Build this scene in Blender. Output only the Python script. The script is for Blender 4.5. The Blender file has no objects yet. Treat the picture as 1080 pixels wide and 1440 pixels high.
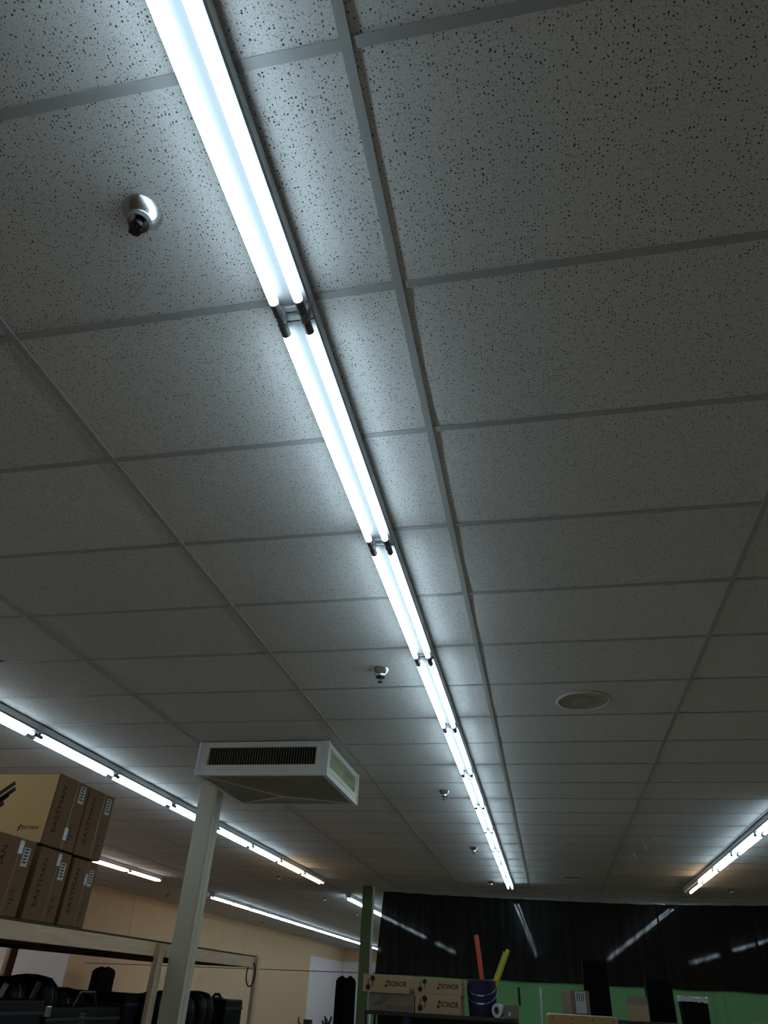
import bpy, bmesh, math, random
from mathutils import Matrix, Vector, Euler

random.seed(7)
scene = bpy.context.scene
C = scene.collection

# ------------------------------------------------------------------ camera, world, exposure
CAM_Z = 1.55
CE = CAM_Z + 1.6235                       # underside of the ceiling tiles
PITCH, YAW, ROLL, FPX = 0.6043, 0.2292, 0.0560, 977.83
cam_d = bpy.data.cameras.new('camera')
cam = bpy.data.objects.new('camera', cam_d)
C.objects.link(cam)
cam.matrix_world = (Matrix.Translation((0, 0, CAM_Z)) @ Matrix.Rotation(YAW, 4, 'Z')
                    @ Matrix.Rotation(math.pi / 2 + PITCH, 4, 'X') @ Matrix.Rotation(ROLL, 4, 'Z'))
cam_d.sensor_fit = 'AUTO'
cam_d.sensor_width = 36.0
cam_d.lens = FPX * 36.0 / 1440.0
cam_d.clip_start = 0.02
cam_d.clip_end = 200
scene.camera = cam

world = bpy.data.worlds.new('world')
scene.world = world
world.use_nodes = True
world.node_tree.nodes['Background'].inputs[0].default_value = (0, 0, 0, 1)
world.node_tree.nodes['Background'].inputs[1].default_value = 0.0

vs = scene.view_settings
vs.view_transform = 'Standard'
vs.look = 'None'
vs.gamma = 1.0
vs.use_curve_mapping = False
vs.exposure = 0.0
TUBE = 14.0                               # radiance of a lit tube

# ------------------------------------------------------------------ helpers
def mat(name, color, rough=0.6, metal=0.0, spec=0.5, noise=None, bump=None):
    """noise = (scale, amount): mottled colour; bump = (scale, strength)."""
    m = bpy.data.materials.new(name); m.use_nodes = True
    nt = m.node_tree; b = nt.nodes['Principled BSDF']
    b.inputs['Base Color'].default_value = (*color, 1)
    b.inputs['Roughness'].default_value = rough
    b.inputs['Metallic'].default_value = metal
    b.inputs['Specular IOR Level'].default_value = spec
    if noise or bump:
        tc = nt.nodes.new('ShaderNodeTexCoord')
    if noise:
        n = nt.nodes.new('ShaderNodeTexNoise'); n.inputs['Scale'].default_value = noise[0]
        n.inputs['Detail'].default_value = 6
        nt.links.new(tc.outputs['Object'], n.inputs['Vector'])
        mx = nt.nodes.new('ShaderNodeMix'); mx.data_type = 'RGBA'
        a = noise[1]
        mx.inputs[6].default_value = (*[max(0, c * (1 - a)) for c in color], 1)
        mx.inputs[7].default_value = (*[min(1, c * (1 + a)) for c in color], 1)
        nt.links.new(n.outputs['Fac'], mx.inputs[0])
        nt.links.new(mx.outputs[2], b.inputs['Base Color'])
    if bump:
        n2 = nt.nodes.new('ShaderNodeTexNoise'); n2.inputs['Scale'].default_value = bump[0]
        nt.links.new(tc.outputs['Object'], n2.inputs['Vector'])
        bp = nt.nodes.new('ShaderNodeBump'); bp.inputs['Strength'].default_value = bump[1]
        bp.inputs['Distance'].default_value = 0.01
        nt.links.new(n2.outputs['Fac'], bp.inputs['Height'])
        nt.links.new(bp.outputs['Normal'], b.inputs['Normal'])
    return m

def emit(name, color, strength):
    m = bpy.data.materials.new(name); m.use_nodes = True
    nt = m.node_tree; nt.nodes.clear()
    o = nt.nodes.new('ShaderNodeOutputMaterial'); e = nt.nodes.new('ShaderNodeEmission')
    e.inputs[0].default_value = (*color, 1); e.inputs[1].default_value = strength
    nt.links.new(e.outputs[0], o.inputs[0])
    return m

def box(bm, x0, x1, y0, y1, z0, z1, bev=0.0):
    r = bmesh.ops.create_cube(bm, size=1.0)
    bmesh.ops.scale(bm, vec=(x1 - x0, y1 - y0, z1 - z0), verts=r['verts'])
    bmesh.ops.translate(bm, vec=((x0 + x1) / 2, (y0 + y1) / 2, (z0 + z1) / 2), verts=r['verts'])
    if bev:
        es = list({e for v in r['verts'] for e in v.link_edges})
        bmesh.ops.bevel(bm, geom=es, offset=bev, segments=2, affect='EDGES', profile=0.5)

def lathe(bm, prof, n=24, mtx=None):
    """prof: list of (r, z); revolved about Z."""
    rings = []
    for r, z in prof:
        if r < 1e-6:
            rings.append([bm.verts.new((0, 0, z))])
        else:
            rings.append([bm.verts.new((r * math.cos(2 * math.pi * i / n), r * math.sin(2 * math.pi * i / n), z)) for i in range(n)])
    for a, b in zip(rings, rings[1:]):
        for i in range(n):
            j = (i + 1) % n
            vsx = [a[i % len(a)], a[j % len(a)], b[j % len(b)], b[i % len(b)]]
            vsx = list(dict.fromkeys(vsx))
            if len(vsx) > 2:
                bm.faces.new(vsx)
    if mtx is not None:
        bmesh.ops.transform(bm, matrix=mtx, verts=[v for r in rings for v in r])

def tube(bm, pts, r, n=10, r2=None):
    """swept round bar along pts."""
    pts = [Vector(p) for p in pts]
    rings = []
    up = None
    for i, p in enumerate(pts):
        d = (pts[min(i + 1, len(pts) - 1)] - pts[max(i - 1, 0)]).normalized()
        if up is None:
            up = Vector((0, 0, 1)) if abs(d.z) < 0.9 else Vector((1, 0, 0))
        s = d.cross(up).normalized(); u = s.cross(d).normalized(); up = u
        rr = r if r2 is None else r + (r2 - r) * i / (len(pts) - 1)
        rings.append([bm.verts.new(p + rr * (math.cos(2 * math.pi * k / n) * s + math.sin(2 * math.pi * k / n) * u)) for k in range(n)])
    for a, b in zip(rings, rings[1:]):
        for k in range(n):
            bm.faces.new([a[k], a[(k + 1) % n], b[(k + 1) % n], b[k]])
    bm.faces.new(rings[0][::-1]); bm.faces.new(rings[-1])

def prism(bm, poly, axis, a0, a1):
    """extrude a 2-D polygon along axis ('x','y','z') between a0 and a1."""
    def P(u, v, a):
        return {'x': (a, u, v), 'y': (u, a, v), 'z': (u, v, a)}[axis]
    A = [bm.verts.new(P(u, v, a0)) for u, v in poly]
    B = [bm.verts.new(P(u, v, a1)) for u, v in poly]
    n = len(poly)
    bm.faces.new(A); bm.faces.new(B[::-1])
    for i in range(n):
        bm.faces.new([A[i], B[i], B[(i + 1) % n], A[(i + 1) % n]])

def mesh(name, bm, m, smooth=False):
    bmesh.ops.recalc_face_normals(bm, faces=bm.faces)
    me = bpy.data.meshes.new(name)
    bm.to_mesh(me); bm.free()
    me.materials.append(m)
    if smooth:
        for p in me.polygons: p.use_smooth = True
        try: me.set_sharp_from_angle(angle=math.radians(35))
        except Exception: pass
    return me

def link(name, me, parent=None, loc=(0, 0, 0), rot=(0, 0, 0)):
    o = bpy.data.objects.new(name, me); C.objects.link(o)
    o.location = loc; o.rotation_euler = rot
    if parent is not None: o.parent = parent
    return o

def part(name, bm, m, parent=None, smooth=False, loc=(0, 0, 0), rot=(0, 0, 0), label=None):
    o = link(name, mesh(name, bm, m, smooth), parent, loc, rot)
    if label: o['label'] = label
    return o

def tag(o, label, cat, group=None):
    o['label'] = label; o['category'] = cat
    if group: o['group'] = group
    return o

def thing(name, label, cat, loc=(0, 0, 0), rot=(0, 0, 0), group=None):
    o = bpy.data.objects.new(name, None); C.objects.link(o)
    o.location = loc; o.rotation_euler = rot
    o.empty_display_size = 0.1
    return tag(o, label, cat, group)

def struct(o, label=None):
    o['kind'] = 'structure'
    if label: o['label'] = label
    return o

def sbox(name, m, x0, x1, y0, y1, z0, z1, label=None):
    bm = bmesh.new(); box(bm, x0, x1, y0, y1, z0, z1)
    return struct(part(name, bm, m), label)

def lettering(name, text, size, m, parent, frame, width=None, depth=0.0006, shear=0.0, bold=0.0):
    """flat print as thin raised letters. frame = (origin, x_dir, y_dir); text is centred on origin."""
    cu = bpy.data.curves.new(name, 'FONT'); cu.body = text; cu.size = size
    cu.align_x = 'CENTER'; cu.align_y = 'CENTER'; cu.extrude = depth; cu.shear = shear
    cu.offset = bold; cu.resolution_u = 2
    tmp = bpy.data.objects.new('tmp', cu); C.objects.link(tmp)
    dg = bpy.context.evaluated_depsgraph_get(); dg.update()
    me = bpy.data.meshes.new_from_object(tmp.evaluated_get(dg))
    bpy.data.objects.remove(tmp); bpy.data.curves.remove(cu)
    me.name = name
    if width:
        xs = [v.co.x for v in me.vertices]; k = width / (max(xs) - min(xs))
        for v in me.vertices: v.co.x *= k
    me.materials.clear(); me.materials.append(m)
    o, xd, yd = (Vector(q) for q in frame)
    zd = xd.cross(yd)
    M = Matrix((( xd.x, yd.x, zd.x, o.x), (xd.y, yd.y, zd.y, o.y), (xd.z, yd.z, zd.z, o.z), (0, 0, 0, 1)))
    ob = link(name, me, parent)
    ob.matrix_local = M
    return ob

_R = (Matrix.Rotation(YAW, 3, 'Z') @ Matrix.Rotation(math.pi / 2 + PITCH, 3, 'X') @ Matrix.Rotation(ROLL, 3, 'Z')).transposed()
def in_view(x, y, z, margin=40):
    c = _R @ Vector((x, y, z - CAM_Z))
    if c.z > -0.05: return False
    u = 540 + FPX * c.x / -c.z; v = 720 - FPX * c.y / -c.z
    return -margin < u < 1080 + margin and -margin < v < 1440 + margin

# ------------------------------------------------------------------ materials
def tile_material():
    m = bpy.data.materials.new('mineral_fibre_tile'); m.use_nodes = True
    nt = m.node_tree; L = nt.links.new
    b = nt.nodes['Principled BSDF']; b.inputs['Roughness'].default_value = 0.95
    b.inputs['Specular IOR Level'].default_value = 0.1
    tc = nt.nodes.new('ShaderNodeTexCoord'); oi = nt.nodes.new('ShaderNodeObjectInfo')
    mul = nt.nodes.new('ShaderNodeVectorMath'); mul.operation = 'SCALE'
    cmb = nt.nodes.new('ShaderNodeCombineXYZ')
    L(oi.outputs['Random'], cmb.inputs[0]); L(oi.outputs['Random'], cmb.inputs[1])
    L(cmb.outputs[0], mul.inputs[0]); mul.inputs['Scale'].default_value = 37.0
    add = nt.nodes.new('ShaderNodeVectorMath'); add.operation = 'ADD'
    L(tc.outputs['Object'], add.inputs[0]); L(mul.outputs[0], add.inputs[1])
    flat = nt.nodes.new('ShaderNodeVectorMath'); flat.operation = 'MULTIPLY'
    L(add.outputs[0], flat.inputs[0]); flat.inputs[1].default_value = (1, 1, 0)
    # slight warp so that pits are irregular
    wn = nt.nodes.new('ShaderNodeTexNoise'); wn.inputs['Scale'].default_value = 160
    L(flat.outputs[0], wn.inputs['Vector'])
    ws = nt.nodes.new('ShaderNodeVectorMath'); ws.operation = 'MULTIPLY_ADD'
    L(wn.outputs['Color'], ws.inputs[0]); ws.inputs[1].default_value = (0.006, 0.006, 0); L(flat.outputs[0], ws.inputs[2])
    def pits(scale, radius, keep):
        v = nt.nodes.new('ShaderNodeTexVoronoi'); v.voronoi_dimensions = '2D'; v.inputs['Scale'].default_value = scale
        L(ws.outputs[0], v.inputs['Vector'])
        sep = nt.nodes.new('ShaderNodeSeparateColor'); L(v.outputs['Color'], sep.inputs[0])
        # radius varies per cell, some cells have no pit
        mr = nt.nodes.new('ShaderNodeMapRange'); L(sep.outputs[0], mr.inputs[0])
        mr.inputs[1].default_value = 1 - keep; mr.inputs[2].default_value = 1.0
        mr.inputs[3].default_value = 0.0; mr.inputs[4].default_value = radius
        lt = nt.nodes.new('ShaderNodeMath'); lt.operation = 'SUBTRACT'
        L(mr.outputs[0], lt.inputs[0]); L(v.outputs['Distance'], lt.inputs[1])
        st = nt.nodes.new('ShaderNodeMapRange'); L(lt.outputs[0], st.inputs[0])
        st.inputs[1].default_value = 0.0; st.inputs[2].default_value = 0.08
        return st
    p1 = pits(108, 0.29, 0.78); p2 = pits(215, 0.30, 0.7)
    mx = nt.nodes.new('ShaderNodeMath'); mx.operation = 'MULTIPLY'; L(p2.outputs[0], mx.inputs[0]); mx.inputs[1].default_value = 0.75
    mm = nt.nodes.new('ShaderNodeMath'); mm.operation = 'MAXIMUM'; L(p1.outputs[0], mm.inputs[0]); L(mx.outputs[0], mm.inputs[1])
    gn = nt.nodes.new('ShaderNodeTexNoise'); gn.inputs['Scale'].default_value = 260; gn.inputs['Detail'].default_value = 3
    L(flat.outputs[0], gn.inputs['Vector'])
    gm = nt.nodes.new('ShaderNodeMapRange'); L(gn.outputs['Fac'], gm.inputs[0])
    gm.inputs[1].default_value = 0.3; gm.inputs[2].default_value = 0.7; gm.inputs[3].default_value = 0.57; gm.inputs[4].default_value = 0.75
    om = nt.nodes.new('ShaderNodeMapRange'); L(oi.outputs['Random'], om.inputs[0]); om.inputs[3].default_value = 0.94; om.inputs[4].default_value = 1.04
    vm = nt.nodes.new('ShaderNodeMath'); vm.operation = 'MULTIPLY'; L(gm.outputs[0], vm.inputs[0]); L(om.outputs[0], vm.inputs[1])
    tint = nt.nodes.new('ShaderNodeCombineColor'); L(vm.outputs[0], tint.inputs[0]); L(vm.outputs[0], tint.inputs[1])
    t2 = nt.nodes.new('ShaderNodeMath'); t2.operation = 'MULTIPLY'; L(vm.outputs[0], t2.inputs[0]); t2.inputs[1].default_value = 0.985
    L(t2.outputs[0], tint.inputs[2])
    cm = nt.nodes.new('ShaderNodeMix'); cm.data_type = 'RGBA'
    L(mm.outputs[0], cm.inputs[0]); L(tint.outputs[0], cm.inputs[6]); cm.inputs[7].default_value = (0.06, 0.06, 0.06, 1)
    L(cm.outputs[2], b.inputs['Base Color'])
    inv = nt.nodes.new('ShaderNodeMath'); inv.operation = 'SUBTRACT'; L(gn.outputs['Fac'], inv.inputs[0]); L(mm.outputs[0], inv.inputs[1])
    bp = nt.nodes.new('ShaderNodeBump'); bp.inputs['Strength'].default_value = 0.25; bp.inputs['Distance'].default_value = 0.002
    L(inv.outputs[0], bp.inputs['Height']); L(bp.outputs[0], b.inputs['Normal'])
    return m

def wood_material(name, c1, c2, axis_scale):
    m = bpy.data.materials.new(name); m.use_nodes = True
    nt = m.node_tree; L = nt.links.new; b = nt.nodes['Principled BSDF']; b.inputs['Roughness'].default_value = 0.75
    tc = nt.nodes.new('ShaderNodeTexCoord'); mp = nt.nodes.new('ShaderNodeMapping')
    mp.inputs['Scale'].default_value = axis_scale
    L(tc.outputs['Object'], mp.inputs[0])
    n = nt.nodes.new('ShaderNodeTexNoise'); n.inputs['Scale'].default_value = 6; n.inputs['Detail'].default_value = 8; n.inputs['Distortion'].default_value = 1.2
    L(mp.outputs[0], n.inputs['Vector'])
    r = nt.nodes.new('ShaderNodeValToRGB'); r.color_ramp.elements[0].position = 0.3; r.color_ramp.elements[1].position = 0.7
    r.color_ramp.elements[0].color = (*c1, 1); r.color_ramp.elements[1].color = (*c2, 1)
    L(n.outputs['Fac'], r.inputs[0]); L(r.outputs[0], b.inputs['Base Color'])
    return m

def curtain_material():
    m = bpy.data.materials.new('black_film'); m.use_nodes = True
    nt = m.node_tree; L = nt.links.new; b = nt.nodes['Principled BSDF']
    b.inputs['Base Color'].default_value = (0.006, 0.006, 0.007, 1); b.inputs['Roughness'].default_value = 0.45
    b.inputs['Specular IOR Level'].default_value = 0.12
    tr = nt.nodes.new('ShaderNodeBsdfRefraction'); tr.inputs['IOR'].default_value = 1.02; tr.inputs['Roughness'].default_value = 0.4
    mx = nt.nodes.new('ShaderNodeMixShader')
    tc = nt.nodes.new('ShaderNodeTexCoord'); mp = nt.nodes.new('ShaderNodeMapping'); mp.inputs['Scale'].default_value = (5, 1, 0.3)
    L(tc.outputs['Object'], mp.inputs[0])
    n = nt.nodes.new('ShaderNodeTexNoise'); n.inputs['Scale'].default_value = 2.2; n.inputs['Detail'].default_value = 5
    L(mp.outputs[0], n.inputs['Vector'])
    r = nt.nodes.new('ShaderNodeMapRange'); L(n.outputs['Fac'], r.inputs[0])
    r.inputs[1].default_value = 0.38; r.inputs[2].default_value = 0.7; r.inputs[3].default_value = 0.006; r.inputs[4].default_value = 0.026
    L(r.outputs[0], mx.inputs[0]); L(b.outputs[0], mx.inputs[1]); L(tr.outputs[0], mx.inputs[2])
    out = nt.nodes['Material Output']; L(mx.outputs[0], out.inputs[0])
    return m

M_TILE = tile_material()
M_GRID = mat('grid_paint', (0.37, 0.38, 0.38), 0.55)
M_PLENUM = mat('plenum_dark', (0.03, 0.03, 0.03), 0.9)
M_HOUSING = mat('white_enamel', (0.58, 0.61, 0.63), 0.4)
M_COVER_DIM = mat('cover_enamel_dimmed', (0.165, 0.175, 0.18), 0.45)  # same enamel darkened so the tubes' light on it stays below white
M_CAP = mat('grey_metal_cap', (0.13, 0.12, 0.13), 0.6, 0.0)
M_HOLDER = mat('grey_plastic', (0.22, 0.23, 0.25), 0.5)
M_CHROME = mat('chrome', (0.52, 0.53, 0.55), 0.2, 1.0)
M_DARKMETAL = mat('dark_brass', (0.05, 0.045, 0.05), 0.4, 0.8)
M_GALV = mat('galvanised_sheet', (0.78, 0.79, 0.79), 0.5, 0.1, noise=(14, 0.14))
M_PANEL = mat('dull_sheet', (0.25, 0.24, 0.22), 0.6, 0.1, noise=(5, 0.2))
M_CREAM = mat('cream_paint', (0.80, 0.78, 0.63), 0.5, noise=(10, 0.1))
M_FIN = mat('fin_metal', (0.36, 0.32, 0.28), 0.5, 0.1)
M_KHAKI = mat('khaki_fin', (0.78, 0.74, 0.56), 0.6)
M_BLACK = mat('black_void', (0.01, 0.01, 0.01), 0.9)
M_COLUMN = mat('column_paint', (0.60, 0.56, 0.44), 0.5, noise=(8, 0.06))
M_BEIGE = mat('beige_wall', (0.76, 0.52, 0.31), 0.85, noise=(2.5, 0.08), bump=(60, 0.1))
M_WHITEWALL = mat('white_wall', (0.90, 0.83, 0.83), 0.8, noise=(3, 0.04))
M_GREEN = mat('green_wall', (0.17, 0.44, 0.19), 0.8, noise=(3, 0.12))
M_GREENPOST = mat('green_post', (0.06, 0.13, 0.045), 0.6)
M_FLOOR = mat('floor_vinyl', (0.70, 0.57, 0.45), 0.6, noise=(4, 0.12))
M_DIM_FLOOR = mat('dim_bounce_floor', (0.24, 0.175, 0.125), 0.95, noise=(9, 0.2))
M_FILM = curtain_material()
M_WOODY = wood_material('lumber', (0.66, 0.48, 0.31), (0.82, 0.63, 0.43), (4, 0.5, 6))
M_WOODZ = wood_material('lumber_upright', (0.62, 0.46, 0.30), (0.80, 0.61, 0.42), (5, 5, 0.5))
M_PLY_SHADED = wood_material('plywood_shaded', (0.05, 0.035, 0.025), (0.08, 0.055, 0.04), (2, 0.7, 2))  # shade under the deck is darkened into the wood colour
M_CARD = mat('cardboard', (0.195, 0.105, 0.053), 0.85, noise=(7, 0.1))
M_CARD_LIT = mat('kraft_lit', (0.74, 0.47, 0.20), 0.85, noise=(5, 0.06))  # paler than the carton: light falling on this side is in its colour
M_KRAFT = mat('kraft', (0.42, 0.29, 0.17), 0.85, noise=(6, 0.08))
M_KRAFT2 = mat('kraft_grey', (0.21, 0.165, 0.125), 0.85, noise=(6, 0.08))
M_INK = mat('black_ink', (0.012, 0.01, 0.01), 0.8)
M_FAINT = mat('faded_ink', (0.07, 0.05, 0.04), 0.8)
M_LINEPRINT = mat('pale_ink', (0.14, 0.105, 0.08), 0.8)
M_PAPER = mat('white_paper', (0.55, 0.55, 0.56), 0.7)
M_TAPE = mat('clear_tape', (0.22, 0.14, 0.08), 0.35, spec=0.4)
M_TAPE_GLINT = mat('tape_glint', (0.55, 0.55, 0.56), 0.2, spec=0.9, noise=(60, 0.4))  # pale mottled colour painted in as the highlight on the tape
M_CASE = mat('black_case', (0.005, 0.005, 0.006), 0.5, spec=0.12, noise=(20, 0.3))
M_CASE2 = mat('black_nylon', (0.008, 0.008, 0.010), 0.75, spec=0.1, bump=(400, 0.3))
M_EDGE = mat('case_trim', (0.028, 0.028, 0.031), 0.4)
M_SILVER = mat('silver_latch', (0.55, 0.55, 0.56), 0.3, 0.9)
M_GOLD = mat('brass_latch', (0.5, 0.38, 0.14), 0.35, 0.9)
M_CLOTH = mat('black_cloth', (0.006, 0.006, 0.008), 0.95, spec=0.05)
M_SHELFBLK = mat('black_shelf', (0.018, 0.020, 0.018), 0.5)
M_BLUE = mat('blue_plastic', (0.010, 0.016, 0.065), 0.45)
M_BLUE2 = mat('bright_blue_plastic', (0.03, 0.09, 0.33), 0.4)
M_WIRE = mat('wire_grey', (0.45, 0.45, 0.46), 0.35, 0.8)
M_ORANGE = mat('orange_tube', (0.62, 0.10, 0.045), 0.4)
M_YELLOW = mat('yellow_tube', (0.48, 0.42, 0.03), 0.4)
M_LIME = mat('lime_tube', (0.20, 0.38, 0.04), 0.4)
M_TAN = mat('tan_wood', (0.42, 0.26, 0.10), 0.5, noise=(9, 0.12))
M_TANTOP = mat('pale_wood', (0.55, 0.42, 0.24), 0.5, noise=(9, 0.12))
M_WHITEPL = mat('white_plastic', (0.55, 0.56, 0.56), 0.5)
M_LINE = mat('dark_line', (0.06, 0.055, 0.05), 0.6)
M_OFFTUBE = mat('unlit_tube', (0.72, 0.64, 0.62), 0.3)
M_GRILLE = mat('speaker_grille', (0.36, 0.345, 0.29), 0.7, noise=(90, 0.2))
M_RIM = mat('speaker_rim', (0.55, 0.54, 0.50), 0.4)

COOL = (0.67, 0.88, 1.0)
TUBES = {
    'cool': emit('tube_cool', COOL, TUBE),
    'warm': emit('tube_warm', (1.0, 0.72, 0.46), TUBE * 0.9),
    'pink': emit('tube_pink', (1.0, 0.80, 0.72), TUBE * 0.75),
    'dim': emit('tube_dim', (1.0, 0.9, 0.78), TUBE * 0.12),
    'off': M_OFFTUBE,
}

# ------------------------------------------------------------------ room shell
XL, XR, YF, YB, YP = -9.4, 8.9, -7.0, 37.2, 14.4
fl = sbox('floor', M_FLOOR, XL - .2, XR + .2, YF - .2, YB + .2, -0.106, -0.006)
for ya, yb, m_ in ((YF, 8.4, M_FLOOR), (8.401, YB, M_DIM_FLOOR)):
    bm = bmesh.new(); box(bm, XL, XR, ya, yb, -.0059, 0.0); part('bounce_floor', bm, m_, fl)  # unseen floor, dark far part added to cut bounce on the ceiling
wl = sbox('wall_left', M_LINE, XL - .25, XL - .02, YF, YB, 0, CE + .3)
sbox('wall_right', M_BEIGE, XR, XR + .2, YF, YB, 0, CE + .3)
sbox('wall_front', M_BEIGE, XL, XR, YF - .2, YF, 0, CE + .3)
wb = sbox('wall_back', M_BEIGE, XL, XR, YB, YB + .2, 0, CE + .3)
def wall_board(name, m, y0, y1, z0, z1, t=0.02):
    bm = bmesh.new(); box(bm, XL - .02, XL - .02 + t, y0 + .004, y1 - .004, z0, z1)
    return part(name, bm, m, wl)
wall_board('wall_panel', M_BEIGE, YF, 14.9, 2.64, CE + .05)
wall_board('wall_panel', M_WHITEWALL, YF, 14.9, 0, 2.64)['label'] = 'white painted lower wall panel'
wall_board('wall_panel', M_BEIGE, 14.9, 17.0, 0, CE + .05)
wall_board('wall_panel', M_BEIGE, 17.0, 24.4, 0, CE + .05)
wall_board('wall_panel', M_BEIGE, 24.4, 31.8, 0, CE + .05)
wall_board('wall_panel', M_BEIGE, 31.8, YB, 2.64, CE + .05)
wall_board('wall_panel', M_WHITEWALL, 31.8, YB, 0, 2.64, 0.022)['label'] = 'white painted lower wall panel'
bm = bmesh.new(); box(bm, XL + .005, 2.0, YB - .012, YB - .0005, 0, 2.66)
part('wall_panel', bm, M_WHITEWALL, wb, label='white painted lower wall panel')

# half-height green partition with its end post
wm = sbox('wall_middle', M_GREEN, -3.10, XR, YP, YP + .12, 0, 1.84, 'green painted half-height partition wall')
for x in (2.37, 2.51, 2.665):
    bm = bmesh.new(); box(bm, x - .008, x + .008, YP - .012, YP - .0005, 0.4, 1.82)
    part('seam_strip', bm, M_GREEN, wm)
gp = thing('support_post', 'tall green post from floor to ceiling at the open end of the green partition', 'post', (-3.22, 14.28, 0))
bm = bmesh.new(); box(bm, -.095, .085, -.07, .09, 0, CE - .004, .004); part('shaft', bm, M_GREENPOST, gp)
bm = bmesh.new(); box(bm, .0855, .098, -.05, .09, 1.0, CE - .004); part('edge_strip', bm, M_WHITEPL, gp, label='pale edge strip')
bm = bmesh.new(); box(bm, -.11, .1, -.085, .105, 0, .02); part('base_plate', bm, M_GREENPOST, gp)

# ------------------------------------------------------------------ suspended ceiling
W, LT = 0.6096, 1.2192
GX, GY = -0.2759, 0.5954
bm = bmesh.new(); box(bm, XL - .2, XR + .2, YF - .2, YB + .2, CE + .06, CE + .26)
ceil = struct(part('ceiling', bm, M_PLENUM), 'suspended ceiling of grey pitted tiles in a metal grid')

def tile_mesh(name, sag, tilt, nx=8, ny=4):
    bm = bmesh.new()
    hx, hy = LT / 2 - .004, W / 2 - .004
    g = [[None] * (ny + 1) for _ in range(nx + 1)]
    for i in range(nx + 1):
        for j in range(ny + 1):
            u, v = i / nx * 2 - 1, j / ny * 2 - 1
            z = -sag * (1 - u * u) * (1 - v * v) + tilt * v * 0.5 + 0.001 + sag * 1.6 * abs(v) ** 3 * abs(u) ** 8
            g[i][j] = bm.verts.new((u * hx, v * hy, z))
    for i in range(nx):
        for j in range(ny):
            bm.faces.new([g[i][j], g[i][j + 1], g[i + 1][j + 1], g[i + 1][j]])
    top = [bm.verts.new((sx * hx, sy * hy, .016)) for sx, sy in ((-1, -1), (1, -1), (1, 1), (-1, 1))]
    bm.faces.new(top)
    e1 = [g[i][0] for i in range(nx + 1)]; e2 = [g[nx][j] for j in range(ny + 1)]
    e3 = [g[i][ny] for i in range(nx, -1, -1)]; e4 = [g[0][j] for j in range(ny, -1, -1)]
    for e, (a, b) in zip((e1, e2, e3, e4), ((0, 1), (1, 2), (2, 3), (3, 0))):
        bm.faces.new(e + [top[b], top[a]])
    return mesh(name, bm, M_TILE, False)

TILES = [tile_mesh('ceiling_tile', s, t) for s, t in ((.0008, 0), (.0014, .0004), (.0004, -.0003), (.0018, 0))]
def notched_tile():
    bm = bmesh.new(); hx, hy = LT / 2 - .004, W / 2 - .004
    poly = [(-hx, -hy), (hx, -hy), (hx, hy), (.11, hy), (.03, hy - .055), (-.12, hy - .12), (-.2, hy), (-hx, hy)]
    prism(bm, poly, 'z', .001, .016)
    return mesh('ceiling_tile', bm, M_TILE)

bm = bmesh.new(); box(bm, -LT / 2 + .012, LT / 2 - .012, -.012, .012, -.0012, .0009); TEE = mesh('cross_tee', bm, M_GRID)
cells = []
for k in range(-8, 8):
    for j in range(-13, 61):
        x0, x1 = GX + LT * k, GX + LT * (k + 1)
        y0, y1 = GY + W * j, GY + W * (j + 1)
        if x1 < XL + .05 or x0 > XR - .05 or y1 < YF + .05 or y0 > YB - .05: continue
        vis = any(in_view(x, y, CE) for x in (x0, x1, (x0 + x1) / 2) for y in (y0, y1))
        cells.append((k, j, vis, math.hypot((x0 + x1) / 2, (y0 + y1) / 2)))
order = sorted([c for c in cells if c[2] and c[0] >= -7], key=lambda c: c[3])[:290]
single = {(c[0], c[1]) for c in order}
rest_v, rest_f, tee_v, tee_f = [], [], [], []
def raw_box(V, F, x0, x1, y0, y1, z0, z1):
    n = len(V)
    V += [(x0, y0, z0), (x1, y0, z0), (x1, y1, z0), (x0, y1, z0), (x0, y0, z1), (x1, y0, z1), (x1, y1, z1), (x0, y1, z1)]
    F += [(n, n + 3, n + 2, n + 1), (n + 4, n + 5, n + 6, n + 7), (n, n + 1, n + 5, n + 4), (n + 1, n + 2, n + 6, n + 5), (n + 2, n + 3, n + 7, n + 6), (n + 3, n, n + 4, n + 7)]
NOTCH = notched_tile()
for k, j, vis, d in cells:
    xc, yc = GX + LT * (k + .5), GY + W * (j + .5)
    if (k, j) in single:
        me = NOTCH if (k, j) == (-3, 4) else random.choice(TILES)
        link('ceiling_tile', me, ceil, (xc, yc, CE + random.uniform(0, .0012)), (0, 0, 0 if me is NOTCH else random.choice((0, math.pi))))
        link('cross_tee', TEE, ceil, (xc, GY + W * j, CE))
    else:
        xa, xb = max(XL, xc - LT / 2 + .004), min(XR, xc + LT / 2 - .004)
        ya, yb = max(YF, yc - W / 2 + .004), min(YB, yc + W / 2 - .004)
        raw_box(rest_v, rest_f, xa, xb, ya, yb, CE + .001 + random.uniform(0, .001), CE + .016)
        if GY + W * j > YF: raw_box(tee_v, tee_f, max(XL, xc - LT / 2 + .012), min(XR, xc + LT / 2 - .012), GY + W * j - .012, GY + W * j + .012, CE - .0012, CE + .0009)
for nm, V, F, m in (('ceiling_tile_field', rest_v, rest_f, M_TILE), ('cross_tee_field', tee_v, tee_f, M_GRID)):
    me = bpy.data.meshes.new(nm); me.from_pydata(V, [], F); me.materials.append(m); me.update()
    o = link(nm, me, ceil); o['kind'] = 'stuff'
bm = bmesh.new(); box(bm, -.012, .012, YF, YB, -.0034, .0009); box(bm, -.0015, .0015, YF, YB, .0009, .04); RUN = mesh('main_runner', bm, M_GRID)
for k in range(-7, 8):
    link('main_runner', RUN, ceil, (GX + LT * k, 0, CE))

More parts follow.
